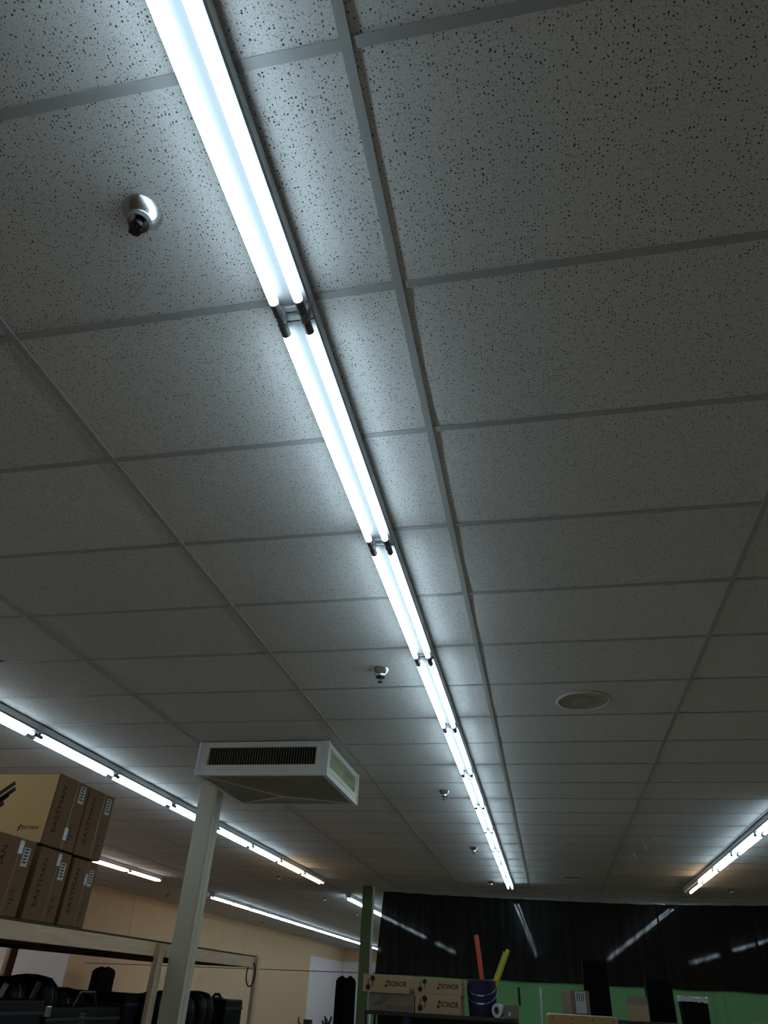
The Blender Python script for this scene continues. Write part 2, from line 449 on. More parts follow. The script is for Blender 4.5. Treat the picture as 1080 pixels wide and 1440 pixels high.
# ------------------------------------------------------------------ fluorescent strip lights
HZ = CE - .0037                            # fixtures are screwed up against the grid
FL = 1.2192
def prof_box(x, z0, z1, y0, y1, taper=0.0):
    bm = bmesh.new(); prism(bm, [(-x, z1), (x, z1), (x - taper, z0), (-x + taper, z0)], 'y', y0, y1); return bm
ME_HOUSING = mesh('housing', prof_box(.054, -.040, 0, .002, FL - .002), M_HOUSING)
ME_COVER = mesh('cover', prof_box(.054, -.055, -.0402, .030, FL - .030, .002), M_COVER_DIM)
bm = bmesh.new(); box(bm, -.050, .050, .003, .029, -.052, -.0402, .001); box(bm, -.020, .020, .010, .024, -.0555, -.052, .001); ME_CLIP = mesh('end_bracket', bm, M_HOUSING)
def tube_mesh(nm, m):
    bm = bmesh.new(); n = 14; r = .0127
    lathe(bm, [(0, 0), (r * .8, 0), (r, .004), (r, FL - .120), (r * .8, FL - .116), (0, FL - .116)], n, Matrix.Translation((0, .058, 0)) @ Matrix.Rotation(-math.pi / 2, 4, 'X'))
    return mesh(nm, bm, m, True)
ME_TUBE = {k: tube_mesh('tube', v) for k, v in TUBES.items()}
bm = bmesh.new(); lathe(bm, [(0, 0), (.0131, 0), (.0131, .042), (.010, .044), (0, .044)], 14, Matrix.Rotation(-math.pi / 2, 4, 'X')); ME_CAP = mesh('end_cap', bm, M_CAP, True)
bm = bmesh.new()
prism(bm, [(-.013, 0), (.013, 0), (.013, -.036), (.008, -.046), (-.008, -.046), (-.013, -.036)], 'y', -.006, .006)
ME_HOLD = mesh('lamp_holder', bm, M_HOLDER)
TZ = -.0785
def fixture(x, y0, label, group, tints=('cool', 'cool'), detail=2):
    t = thing('strip_light', label, 'light', (x, y0, HZ), group=group)
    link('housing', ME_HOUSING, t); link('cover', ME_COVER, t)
    if detail > 1:
        link('end_bracket', ME_CLIP, t); link('end_bracket', ME_CLIP, t, (0, FL - .032, 0))
    for s, tint in zip((-1, 1), tints):
        tb = link('tube', ME_TUBE[tint], t, (s * .0345, 0, TZ))
        if tint in ('off', 'dim'): tb['label'] = 'dim nearly dead fluorescent tube'
        if detail:
            link('end_cap', ME_CAP, tb, (0, .0135, 0)); link('end_cap', ME_CAP, tb, (0, FL - .0575, 0))
        if detail > 1:
            for yy in (.007, FL - .007):
                link('lamp_holder', ME_HOLD, t, (s * .0345, yy, -.0402))
    return t

ORD = ['first', 'second', 'third', 'fourth', 'fifth', 'sixth', 'seventh', 'eighth', 'ninth', 'tenth', 'eleventh', 'twelfth',
       'thirteenth', 'fourteenth', 'fifteenth', 'sixteenth', 'seventeenth']
Y0 = 1.205
for k in range(-4, 10):                    # central row
    if k < -1:
        fixture(-.575, Y0 + FL * k, 'twin-tube strip light of the central row, above and behind the viewer', 'central row lights out of the picture')
    else:
        fixture(-.575, Y0 + FL * k, f'twin-tube strip light in the long central row, {ORD[k + 1]} from the top of the picture', 'central row of strip lights')
for k in (0, 1):
    fixture(-3.87, Y0 + FL * k, 'strip light of the row above the boxes, left of the picture edge', 'box row lights out of the picture', detail=1)
for k in range(2, 10):                     # row over the box shelf
    n = k - 2
    tint = ('cool', 'cool') if k < 8 else (('warm', 'warm') if k == 8 else ('warm', 'dim'))
    fixture(-3.87, Y0 + FL * k, f'strip light in the row above the cardboard boxes, {ORD[n]} from the left picture edge', 'row of lights above the boxes', tint)
for k in range(0, 10):                     # row near the beige wall
    if k < 8:
        fixture(-7.13, Y0 + .25 + FL * k, 'strip light of the wall row hidden behind the cardboard boxes', 'wall row lights hidden by boxes', ('pink', 'pink'), 1)
    else:
        fixture(-7.13, Y0 + .25 + FL * k, f'pinkish strip light near the beige wall, {"last in its row" if k == 9 else "half hidden by the stacked boxes"}', 'wall row of pinkish lights', ('pink', 'pink'))
for k in range(16):                        # back room, along the beige wall
    fixture(-7.17 - .010 * k, 16.2 + FL * k, f'strip light in the back room row along the beige wall, {ORD[k]} from its near end', 'back room lights along the wall', ('pink', 'cool') if k < 3 else ('cool', 'cool'), 2 if k < 5 else 1)
for k in range(16):                        # back room, row crossing the green post
    if k < 4:
        fixture(-3.95, 15.65 + FL * k, f'back room strip light by the green post, {ORD[k]} from the near end', 'back room lights by the post', detail=1)
    else:
        if k in (9, 10): continue
        fixture(-3.95, 15.65 + FL * k, f'{ORD[k - 4]} strip light back from the green post glimpsed through the black sheet', 'post row lights behind the sheet', detail=0)
for xr, nm in ((-.575, 'central'), (2.3, 'right'), (5.45, 'far right')):
    for k in range(16):
        if nm == 'far right' and k in (9, 10): continue
        fixture(xr, 15.8 + FL * k, f'{ORD[k]} strip light back in the {nm} row glimpsed through the black sheet', f'{nm} lights behind the sheet', detail=0)
for k in range(5, 10):                     # right-hand row
    tint = ('cool', 'cool') if k < 8 else (('warm', 'warm') if k == 8 else ('off', 'warm'))
    fixture(2.24, Y0 + FL * k, f'strip light in the right-hand row, {ORD[9 - k]} from its far end above the black sheet', 'right-hand row of strip lights', tint)
for k in range(6, 10):
    fixture(5.4, Y0 + FL * k, 'strip light of the outer right row beyond the picture edge', 'outer right lights out of the picture', detail=1)

# ------------------------------------------------------------------ sprinklers
bm = bmesh.new()
lathe(bm, [(.012, -.001), (.050, -.001), (.052, -.004), (.050, -.008), (.036, -.028), (.031, -.034), (.029, -.037), (.0285, -.052), (.026, -.052), (.0255, -.030), (.012, -.028)], 32)
ME_ESC = mesh('escutcheon', bm, M_CHROME, True)
bm = bmesh.new(); lathe(bm, [(0, -.028), (.013, -.028), (.014, -.052), (.011, -.056), (.009, -.060), (0, -.060)], 16)
lathe(bm, [(0, -.060), (.003, -.060), (.003, -.078), (0, -.078)], 10); ME_SBODY = mesh('sprinkler_body', bm, M_DARKMETAL, True)
bm = bmesh.new()
for s in (-1, 1):
    tube(bm, [(s * .011, 0, -.056), (s * .014, 0, -.064), (s * .011, 0, -.074), (s * .002, 0, -.081)], .0018, 8)
ME_ARM = mesh('frame_arms', bm, M_DARKMETAL, True)
bm = bmesh.new(); pts = []
for i in range(32):
    a = 2 * math.pi * i / 32; r = .017 if i % 2 == 0 else .0125
    pts.append((r * math.cos(a), r * math.sin(a)))
prism(bm, pts, 'z', -.0845, -.083); lathe(bm, [(0, -.083), (.005, -.083), (.004, -.078), (0, -.078)], 10)
ME_DEF = mesh('deflector', bm, M_DARKMETAL)
SPR = [(-.885, .876, 'beside the central lights, nearest and largest', 'central'), (-.885, 3.94, 'left of the central lights, second nearest', 'central'),
       (-.885, 6.98, 'left of the central lights, third along the row', 'central'), (-.885, 10.03, 'left of the central lights, fourth along the row', 'central'),
       (-.885, 13.2, 'at the far end of the central lights', 'central'),
       (-4.64, 10.16, 'just right of the beige column', 'left'), (-4.64, 13.23, 'beyond the end of the row of lights above the boxes', 'left'),
       (-4.66, 16.38, 'between the two back room light rows', 'left'), (-4.67, 19.45, 'left of the green post', 'left'),
       (-8.5, 16.75, 'near the beige wall left of the column', 'wall'), (-8.6, 20.17, 'near the beige wall, first right of the column', 'wall'),
       (-8.6, 23.47, 'near the beige wall, second right of the column', 'wall'), (-8.6, 26.6, 'near the beige wall, third right of the column', 'wall'),
       (-8.75, 33.6, 'near the back corner of the beige wall', 'wall'), (2.91, 13.42, 'right of the far end of the right-hand lights', 'right')]
for i, (x, y, w, g) in enumerate(SPR):
    t = thing('sprinkler_head', f'chrome ceiling sprinkler {w}', 'sprinkler', (x, y, CE - .001), (0, 0, .6 if i == 0 else random.uniform(0, 3)), group=f'sprinklers of the {g} line')
    link('escutcheon', ME_ESC, t); link('sprinkler_body', ME_SBODY, t); link('frame_arms', ME_ARM, t); link('deflector', ME_DEF, t)

# ------------------------------------------------------------------ round ceiling speakers, small hooks
bm = bmesh.new(); lathe(bm, [(.160, -.001), (.174, -.001), (.176, -.006), (.170, -.011), (.160, -.012), (.157, -.008), (.157, -.001)], 48); ME_RIM = mesh('rim', bm, M_RIM, True)
bm = bmesh.new(); lathe(bm, [(0, -.0025), (.06, -.003), (.065, -.0045), (.07, -.003), (.11, -.0035), (.157, -.006), (.157, -.001), (0, -.001)], 48); ME_GR = mesh('grille', bm, M_GRILLE, True)
bm = bmesh.new(); lathe(bm, [(0, -.009), (.02, -.009), (.075, -.005), (.075, -.0035), (0, -.003)], 32); ME_CONE = mesh('center_disc', bm, M_GRILLE, True)
for x, y, w in ((.333, 4.565, 'in the dark tiles right of the central lights, nearer of two'), (.43, 12.5, 'far off near the black sheet, only a thin ellipse')):
    t = thing('ceiling_speaker', f'round flush ceiling speaker {w}', 'speaker', (x, y, CE - .001), group='round ceiling speakers')
    link('rim', ME_RIM, t); link('grille', ME_GR, t); link('center_disc', ME_CONE, t)
bm = bmesh.new(); box(bm, -.025, .025, -.012, .012, -.006, 0); tube(bm, [(0, 0, -.003), (0, 0, -.03), (.012, 0, -.042), (.024, 0, -.03)], .006, 6); ME_HOOK = mesh('ceiling_hook', bm, M_WHITEPL)
for x, y, w in ((1.28, 9.14, 'nearest of three'), (1.235, 9.73, 'middle of three'), (1.16, 10.34, 'farthest of three')):
    tag(link('ceiling_hook', ME_HOOK, None, (x, y, CE - .0014)), f'tiny white hook under the ceiling grid left of the right-hand lights, {w}', 'hook', 'white ceiling hooks')

# ------------------------------------------------------------------ drop-box air diffuser
dx0, dx1, dy0, dy1, dz0 = -2.665, -1.59, 5.34, 6.36, 2.907
dt = thing('air_diffuser', 'square sheet-metal air diffuser box hanging under the ceiling by the column', 'air vent', ((dx0 + dx1) / 2, (dy0 + dy1) / 2, dz0))
hx, hy, hz = (dx1 - dx0) / 2, (dy1 - dy0) / 2, CE - .007 - dz0
def rim_frame(bm, axis, side, a0, a1, z0, z1, oa0, oa1, oz0, oz1, d0, d1):
    for (p0, p1, q0, q1) in ((a0, a1, z0, oz0), (a0, a1, oz1, z1), (a0, oa0, oz0, oz1), (oa1, a1, oz0, oz1)):
        if axis == 'y': box(bm, p0, p1, d0, d1, q0, q1)
        else: box(bm, d0, d1, p0, p1, q0, q1)
core = bmesh.new()
box(core, -hx + .06, hx - .06, -hy + .06, hy - .06, .012, hz); part('dark_core', core, M_BLACK, dt)  # black block stands for the shade inside the box
fx0, fx1, fz0, fz1 = -.462, .445, .079, .216       # front grille opening
for nm, axis, d0, d1, h in (('front_frame', 'y', -hy, -hy + .02, hx), ('rear_frame', 'y', hy - .02, hy, hx), ('side_frame', 'x', hx - .02, hx, hy - .0205), ('side_frame', 'x', -hx, -hx + .02, hy - .0205)):
    bm = bmesh.new()
    o = (fx0, fx1) if axis == 'y' else (-h + .055, h - .055)
    rim_frame(bm, axis, 0, -h, h, .012, hz, o[0] - .03, o[1] + .03, fz0 - .03, fz1 + .02, d0, d1)
    part(nm, bm, M_GALV, dt)
    bm = bmesh.new()
    s = 1 if d0 > 0 else -1
    q0, q1 = (d1 - .02, d1 + .004) if s > 0 else (d0 - .004, d0 + .02)
    rim_frame(bm, axis, 0, o[0] - .03, o[1] + .03, fz0 - .03, fz1 + .02, o[0], o[1], fz0, fz1, q0, q1)
    part('grille_frame', bm, M_CREAM, dt, label='cream grille frame')
bm = bmesh.new(); box(bm, -.0015, .0015, 0, .022, fz0, fz1); ME_FIN = mesh('fin', bm, M_FIN)
N = 42
for i in range(N):
    link('fin', ME_FIN, dt, (fx0 + (fx1 - fx0) * (i + .5) / N, -hy + .006, 0), (0, 0, .25))
bm = bmesh.new(); box(bm, -.022, 0, -.001, .001, fz0, fz1); ME_FIN2 = mesh('fin', bm, M_KHAKI)
N2 = 44
for i in range(N2):
    y = (-hy + .0755) + (2 * hy - .151) * (i + .5) / N2
    link('fin', ME_FIN2, dt, (hx - .006, y, 0), (0, 0, math.radians(-78)))
bm = bmesh.new(); box(bm, hx - .028, hx - .024, -hy + .06, hy - .06, fz0 - .01, fz1 + .01); part('filter_panel', bm, M_KHAKI, dt, label='khaki filter panel')
bm = bmesh.new(); box(bm, -.006, .004, -.006, .006, fz0, fz1); part('mullion', bm, M_CREAM, dt, loc=(hx - .008, 0, 0))
bm = bmesh.new()
for a, b, c, d in ((-hx - .004, hx + .004, -hy - .006, -hy + .03), (-hx - .004, hx + .004, hy - .03, hy + .006), (-hx - .006, -hx + .03, -hy + .03, hy - .03), (hx - .03, hx + .006, -hy + .03, hy - .03)):
    box(bm, a, b, c, d, 0, .035)
part('bottom_rail', bm, M_GALV, dt)
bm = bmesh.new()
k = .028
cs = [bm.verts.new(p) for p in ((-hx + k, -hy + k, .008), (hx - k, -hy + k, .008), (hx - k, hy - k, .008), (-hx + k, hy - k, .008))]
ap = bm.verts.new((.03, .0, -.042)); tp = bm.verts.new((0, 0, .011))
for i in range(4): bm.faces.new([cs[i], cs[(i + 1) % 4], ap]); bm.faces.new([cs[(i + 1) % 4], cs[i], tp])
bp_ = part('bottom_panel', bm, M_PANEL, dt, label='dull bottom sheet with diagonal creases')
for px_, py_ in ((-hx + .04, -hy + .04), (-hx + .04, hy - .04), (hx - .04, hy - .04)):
    bm = bmesh.new(); tube(bm, [(px_, py_, .006), (.03, 0, -.0435)], .005, 6); part('crease_glint', bm, M_GALV, bp_, True)  # paler rods put in as the lit lines along the folds
for sx in (-1, 1):
    for sy in (-1, 1):
        bm = bmesh.new(); box(bm, sx * hx - .012, sx * hx + .012, sy * hy - .012, sy * hy + .012, -.003, hz)
        part('corner_angle', bm, M_GALV, dt)

# ------------------------------------------------------------------ beige column
ct = thing('support_column', 'square beige column standing in front of the timber shelf under the diffuser', 'column', (-2.772, 5.92, 0))
bm = bmesh.new(); box(bm, -.078, .066, -.075, .075, 0, CE - .007, .004); part('shaft', bm, M_COLUMN, ct)
bm = bmesh.new(); box(bm, .068, .082, -.075, -.020, 0.02, CE - .007, .002); part('corner_trim', bm, M_COLUMN, ct)
bm = bmesh.new(); box(bm, .068, .078, -.004, .070, 0.02, CE - .007, .002); part('corner_trim', bm, M_COLUMN, ct)
bm = bmesh.new(); box(bm, -.09, .09, -.09, .09, 0, .02); part('base_plate', bm, M_COLUMN, ct)

# ------------------------------------------------------------------ timber shelf
SX, SF, ST = -2.92, -3.99, 1.798           # front plane, rear plane, deck top
sh = thing('timber_shelf', 'rough timber rack of two-by-four lumber carrying cardboard boxes on its top deck', 'shelf', (SX, 2.2, 0))
def sp(name, m, x0, x1, y0, y1, z0, z1, label=None, bev=.002):
    bm = bmesh.new(); cx, cy, cz = (x0 + x1) / 2, (y0 + y1) / 2, (z0 + z1) / 2
    box(bm, x0 - cx, x1 - cx, y0 - cy, y1 - cy, z0 - cz, z1 - cz, bev)
    return part(name, bm, m, sh, loc=(cx - SX, cy - 2.2, cz), label=label)
sp('front_rail', M_WOODY, SX - .038, SX, 2.2, 5.74, ST - .10, ST - .012)
sp('front_rail', M_WOODY, SX - .038, SX, 5.745, 7.93, ST - .10, ST - .012)
sp('rear_rail', M_PLY_SHADED, SF, SF + .038, 2.2, 8.0, ST - .10, ST - .012)
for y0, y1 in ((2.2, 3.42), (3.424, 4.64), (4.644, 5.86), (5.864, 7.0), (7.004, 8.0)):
    sp('deck_board', M_PLY_SHADED, SF, SX + .004, y0, y1, ST - .0118, ST)
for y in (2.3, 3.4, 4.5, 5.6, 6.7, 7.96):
    sp('cross_joist', M_PLY_SHADED, SF + .04, SX - .04, y - .019, y + .019, ST - .10, ST - .012)
for y in (2.6, 5.78, 7.94):
    sp('upright', M_WOODZ, SX - .0, SX + .038, y - .045, y + .045, 0, ST - .018 if y < 7 else ST + .005)
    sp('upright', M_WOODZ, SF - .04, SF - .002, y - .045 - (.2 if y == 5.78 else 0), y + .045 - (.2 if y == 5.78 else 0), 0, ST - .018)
LS = 0.46                                   # lower deck
for y0, y1 in ((2.2, 4.1), (4.104, 6.0), (6.004, 8.0)):
    sp('deck_board', M_PLY_SHADED, SF, SX - .002, y0, y1, LS - .012, LS)
sp('front_rail', M_WOODY, SX - .038, SX - .002, 2.2, 7.93, LS - .10, LS - .012)
sp('rear_rail', M_WOODY, SF, SF + .038, 2.2, 8.0, LS - .10, LS - .012)
# leather strap looped over the last upright
bm = bmesh.new()
pts = [(math.cos(a) * .045, 0, math.sin(a) * .10) for a in [math.pi * 2 * i / 24 for i in range(25)]]
tube(bm, pts, .007, 6)
tag(part('hanging_strap', bm, M_PLY_SHADED, None, True, (SX + .02 - .035, 7.885, 1.64)), 'brown strap loop hanging on the far upright of the timber shelf', 'strap')

# ------------------------------------------------------------------ cardboard boxes on the shelf
def barcode_label(parent, x, y, z, wy, hz_):
    bm = bmesh.new(); box(bm, 0, .0012, -wy / 2, wy / 2, -hz_ / 2, hz_ / 2)
    lb = part('shipping_label', bm, M_PAPER, parent, loc=(x, y, z), label='white barcode sticker')
    bm = bmesh.new()
    for i in range(5):
        zz = -hz_ * .28 + i * hz_ * .17
        box(bm, .0012, .0016, -wy * .36, wy * (.30 - .08 * (i % 2)), zz - hz_ * .045, zz + hz_ * .045)
    part('barcode', bm, M_FAINT, lb)

def eastman_box(y0, y1, z0, z1, label, length=1.0, x1=SX + .0, lab=(.75, .80), tape=True, tape_z=.25, rotz=0.0):
    t = thing('cardboard_box', label, 'box', (x1, (y0 + y1) / 2, z0), (0, 0, rotz), group='instrument boxes on the timber shelf')
    w, h = y1 - y0, z1 - z0
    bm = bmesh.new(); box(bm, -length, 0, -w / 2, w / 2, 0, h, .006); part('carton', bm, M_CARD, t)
    lettering('lettering', 'EASTMAN', .055, M_INK, t, ((.0008, -w * .26, h * .52), (0, 0, 1), (0, -1, 0)), width=h * .66)
    barcode_label(t, .0002, w * .30, h * lab[1], w * .17, h * .25)
    bm = bmesh.new(); box(bm, 0, .0008, -.006, .006, .004, h - .004); part('seam_tape', bm, M_TAPE, t, loc=(.0002, w * .10, 0))
    if tape:
        bm = bmesh.new(); box(bm, 0, .0008, -w * .055, w * .055, -h * .085, h * .085); part('glint_patch', bm, M_TAPE_GLINT, t, loc=(.0008, w * .12, h * tape_z), label='pale painted glint on the packing tape')
    bm = bmesh.new()
    for i, q in enumerate((.10, .15, .20, .25, .30)):
        box(bm, 0, .0006, w * .20, w * (.24 + .05 * (i % 3)), h * q, h * (q + .03))
    box(bm, 0, .0006, w * .20, w * .36, h * .34, h * .347); box(bm, 0, .0006, w * .20, w * .36, h * .37, h * .377)
    part('small_print', bm, M_FAINT, t, loc=(.0003, 0, 0))
    bm = bmesh.new(); box(bm, -length + .02, -.02, -.002, .002, 0, .0006); part('flap_seam', bm, M_INK, t, loc=(0, 0, h + .0002))
    return t
b = eastman_box(4.03, 4.368, 2.187, 2.59, 'upper brown carton with a large yellowish side, nearest in the top row', lab=(.75, .82), tape_z=.22)
w = 4.368 - 4.03; h = 2.59 - 2.187
bm = bmesh.new(); box(bm, -.985, -.008, -.0014, 0, .006, h - .006); fp = part('side_face', bm, M_CARD_LIT, b, loc=(0, -w / 2 - .0002, 0), label='kraft side coloured as brightly lit, with black curved stripes')
def ring_poly(cx, cz, r0, r1, a0, a1, n=28):
    out = [(cx + r1 * math.cos(a0 + (a1 - a0) * i / n), cz + r1 * math.sin(a0 + (a1 - a0) * i / n)) for i in range(n + 1)]
    inn = [(cx + r0 * math.cos(a0 + (a1 - a0) * i / n), cz + r0 * math.sin(a0 + (a1 - a0) * i / n)) for i in range(n, -1, -1)]
    return out + inn
def ring(bm, cx, cz, r0, r1, a0, a1, ya, yb, n=28):
    for i in range(n):
        p, q = a0 + (a1 - a0) * i / n, a0 + (a1 - a0) * (i + 1) / n
        poly = [(cx + r1 * math.cos(p), cz + r1 * math.sin(p)), (cx + r1 * math.cos(q), cz + r1 * math.sin(q)), (cx + r0 * math.cos(q), cz + r0 * math.sin(q)), (cx + r0 * math.cos(p), cz + r0 * math.sin(p))]
        prism(bm, poly, 'y', ya, yb)
bm = bmesh.new()
for r in (.060, .092, .124):
    ring(bm, -.43, .0, r - .009, r + .009, 0, math.pi, -.0028, -.0016)
for i, (x, z) in enumerate(((-.30, .335), (-.285, .30), (-.318, .262), (-.335, .215))):
    l = .16
    prism(bm, [(x, z), (x - .014, z + .022), (x - .014 - l, z + .022 - l * .75), (x - l, z - l * .75)], 'y', -.0028, -.0016)
part('stripe_print', bm, M_INK, fp)
lettering('lettering', 'EASTMAN', .030, M_FAINT, fp, ((-.105, -.0018, .085), (1, 0, 0), (0, 0, 1)), width=.115, shear=.2)
bm = bmesh.new(); prism(bm, [(-.185, .065), (-.178, .065), (-.168, .105), (-.175, .105)], 'y', -.0026, -.0015); prism(bm, [(-.190, .085), (-.160, .093), (-.160, .098), (-.190, .090)], 'y', -.0027, -.0014); part('emblem', bm, M_FAINT, fp)
eastman_box(4.380, 4.695, 2.184, 2.59, 'upper brown carton behind the yellowish-sided one, at the right of the top row', lab=(.75, .82), tape=False)
eastman_box(3.655, 3.995, ST + .0005, 2.186, 'lower brown carton at the left picture edge on the timber shelf', lab=(.75, .77), tape_z=.88, rotz=-.015)
eastman_box(4.050, 4.378, ST + .0005, 2.176, 'lower brown carton in the middle of the bottom row', lab=(.75, .73), tape_z=.88, rotz=.012)
eastman_box(4.415, 4.695, ST + .0005, 2.170, 'lower brown carton at the right end of the bottom row', lab=(.75, .75), tape_z=.72)

# ------------------------------------------------------------------ instrument cases under the deck
def silhouette(w, h):
    """rounded-bout outline in (x, z), wide end up."""
    pts = []
    ctrl = [(.16, 0), (.17, .25), (.20, .42), (.36, .50), (.40, .58), (.36, .66), (.38, .72), (.48, .80), (.50, .88), (.44, .95), (.30, .99), (.10, 1.0)]
    R = [(x * w, z * h) for x, z in ctrl]
    return R + [(-x, z) for x, z in R[::-1]]
def curvy_case(label, x, y, w, h, th, rot=(0, 0, 0), latch=M_SILVER, latch_pos=((.36, .93),)):
    t = thing('instrument_case', label, 'case', (x, y, LS + .002), rot, group='black cases under the deck')
    S = silhouette(w, h)
    bm = bmesh.new(); prism(bm, S, 'y', -th / 2, th / 2)
    bmesh.ops.bevel(bm, geom=[e for e in bm.edges if abs(e.verts[0].co.y - e.verts[1].co.y) < 1e-6], offset=.03, segments=3, affect='EDGES', profile=.5)
    part('shell', bm, M_CASE, t, True)
    bm = bmesh.new(); S2 = [(a * 1.012, .002 + c * 1.004) for a, c in S]; prism(bm, S2, 'y', -.008, .008); part('seam_trim', bm, M_EDGE, t, True)
    for lx, lz in latch_pos:
        bm = bmesh.new()
        y_ = -th / 2 - .001
        box(bm, -.019, .019, y_ - .005, y_ + .004, -.10, .02, .003)
        part('strap', bm, latch, t, loc=(lx * w, 0, lz * h), label='silver strap', rot=(0, .25, 0))
    return t
curvy_case('rounded black instrument case at the far left under the deck, with a silver strap', -3.40, 4.70, .34, 1.060, .16, latch_pos=((.30, .955),))
curvy_case('tallest rounded black instrument case, second from the left with a silver strap', -3.44, 5.06, .40, 1.078, .18, latch_pos=((.33, .95),))
for i, (x, y, w_, h_) in enumerate(((-3.44, 5.30, .38, 1.0), (-3.44, 5.48, .38, 1.01), (-3.44, 5.66, .38, 1.0), (-3.44, 5.84, .38, .995), (-3.44, 6.02, .38, 1.0))):
    curvy_case(['rounded black case just right of the tallest one, behind the flat case', 'black case behind the handle of the flat road case', 'black case behind the right half of the flat road case',
                'black case just above the right end of the flat road case', 'black case left of the shelf upright, behind the square bag'][i], x, y, w_, h_, .15, latch_pos=())

def flat_case(label, x0, x1, y0, y1, z0, z1, m=M_CASE, handle=None, corners=True):
    t = thing('road_case', label, 'case', ((x0 + x1) / 2, (y0 + y1) / 2, z0), group='flat black cases under the deck')
    a, c, hh = (x1 - x0) / 2, (y1 - y0) / 2, z1 - z0
    bm = bmesh.new(); box(bm, -a, a, -c, c, 0, hh, .02); part('shell', bm, m, t, True)
    bm = bmesh.new(); box(bm, -a - .004, a + .004, -c - .004, c + .004, hh - .075, hh - .060, .002); part('seam_trim', bm, M_EDGE, t)
    if corners:
        for s in (-1,):
            bm = bmesh.new(); box(bm, a - .03, a + .006, s * c - .03, s * c + .03, hh - .05, hh + .004, .006); part('corner_guard', bm, M_SILVER, t, label='metal corner guard')
    if handle:
        bm = bmesh.new(); q = handle
        tube(bm, [(a - .03, -q, hh - .002), (a - .03, -q * .62, hh + .075), (a - .03, q * .62, hh + .075), (a - .03, q, hh - .002)], .008, 8); part('handle', bm, M_EDGE, t, True)
    return t
flat_case('black hard case at the left picture edge in front of the rounded cases', SX - .26, SX - .045, 3.70, 4.58, LS + .002, 1.425, corners=False)
f1 = flat_case('long black road case with silver corner, handle and square badge on its side', SX - .30, SX - .045, 4.62, 5.50, LS + .002, 1.39, handle=.14)
bm = bmesh.new(); box(bm, 0, .002, -.035, .035, -.035, .035); bd = part('badge', bm, M_EDGE, f1, loc=(.1275, -.05, .86), label='square badge with outlined letter')
bm = bmesh.new()
for a_, b_, c_, d_ in ((-.032, .032, .028, .032), (-.032, .032, -.032, -.028), (-.032, -.028, -.032, .032), (.028, .032, -.032, .032)): box(bm, .002, .003, a_, b_, c_, d_)
part('badge_border', bm, M_SILVER, bd)
lettering('lettering', 'M', .05, M_SILVER, bd, ((.0028, 0, 0), (0, 1, 0), (0, 0, 1)))
flat_case('upright square black bag just left of the shelf upright', SX - .30, SX - .045, 5.545, 5.73, LS + .002, 1.465, M_CASE2, corners=False)
for i in range(6):
    curvy_case('row of small rounded black cases right of the beige column, ' + ['nearest', 'second', 'third', 'fourth', 'fifth', 'sixth'][i] + ' along', -3.16 - .02 * (i % 2), 6.215 + .20 * i, .34, .995 + .012 * (i % 3), .16, latch_pos=(((.34, .93),) if i in (2, 5) else ()))
flat_case('flat-topped black case at the right end under the deck', SX - .40, SX - .045, 7.43, 7.86, LS + .002, 1.432, M_CASE, corners=False)
bm = bmesh.new(); tube(bm, [(0, -.10, 0), (0, -.05, .028), (0, .05, .028), (0, .10, 0)], .012, 8); box(bm, -.02, .02, -.12, .12, -.004, .006)
tag(part('case_handle_strap', bm, M_CASE2, None, True, (-3.14, 7.60, 1.437)), 'black strap lying on top of the flat-topped case', 'strap')

# ------------------------------------------------------------------ hanging rod with black garments
A, B = Vector((XL + .004, 15.53, 1.775)), Vector((-3.32, 14.28, 1.82))
bm = bmesh.new(); tube(bm, [A, B], .006, 8)
tag(part('hanging_rod', bm, M_LINE, None, True), 'thin dark rod spanning from the beige wall to the green post', 'rod')
def garment(label, f, w_, length, th, seed, group):
    p = A.lerp(B, f); d = (B - A).normalized()
    ang = math.atan2(d.y, d.x)
    t = thing('hanging_garment', label, 'garment', (p.x, p.y, p.z - .006), (0, 0, ang), group=group)
    rnd = random.Random(seed)
    bm = bmesh.new(); n = 28; rings = []
    prof = [(-.045, .10, .3), (-.06, .34, .55), (-.085, .72, .8), (-.13, .97, 1), (-.30, .98, 1.05), (-.6 * length, 1.0, 1.1), (-.85 * length, 1.06, 1.5), (-length, 1.10, 1.7)]
    ph = rnd.uniform(0, 6)
    for z, a, c in prof:
        ring_ = []
        for i in range(n):
            q = 2 * math.pi * i / n
            fold = 1 + .16 * math.sin(7 * q + ph) * min(1, -z * 1.5)
            ring_.append(bm.verts.new((c * th / 2 * math.sin(q) * fold, a * w_ / 2 * math.copysign(abs(math.cos(q)) ** .7, math.cos(q)), z)))
        rings.append(ring_)
    for r0, r1 in zip(rings, rings[1:]):
        for i in range(n): bm.faces.new([r0[i], r0[(i + 1) % n], r1[(i + 1) % n], r1[i]])
    bm.faces.new(rings[0]); bm.faces.new(rings[-1])
    part('cloth', bm, M_CLOTH, t, True)
    bm = bmesh.new()
    tube(bm, [(0, 0, -.05), (0, 0, -.012), (0, .016, .004), (0, .012, .024), (0, -.004, .026), (0, -.014, .014)], .003, 6)
    part('hanger_hook', bm, M_WIRE, t, True)
    return t
for i, f in enumerate((.074, .100)):
    garment('black garment hanging near the beige wall behind the cases, ' + ['left', 'right'][i] + ' of two', f, .50, .95, .070, i, 'garments by the beige wall')
for i, f in enumerate((.949, .975)):
    garment('long black garment hanging beside the green post, ' + ['left', 'right'][i] + ' of two', f, .46, 1.32, .070, 10 + i, 'garments by the green post')

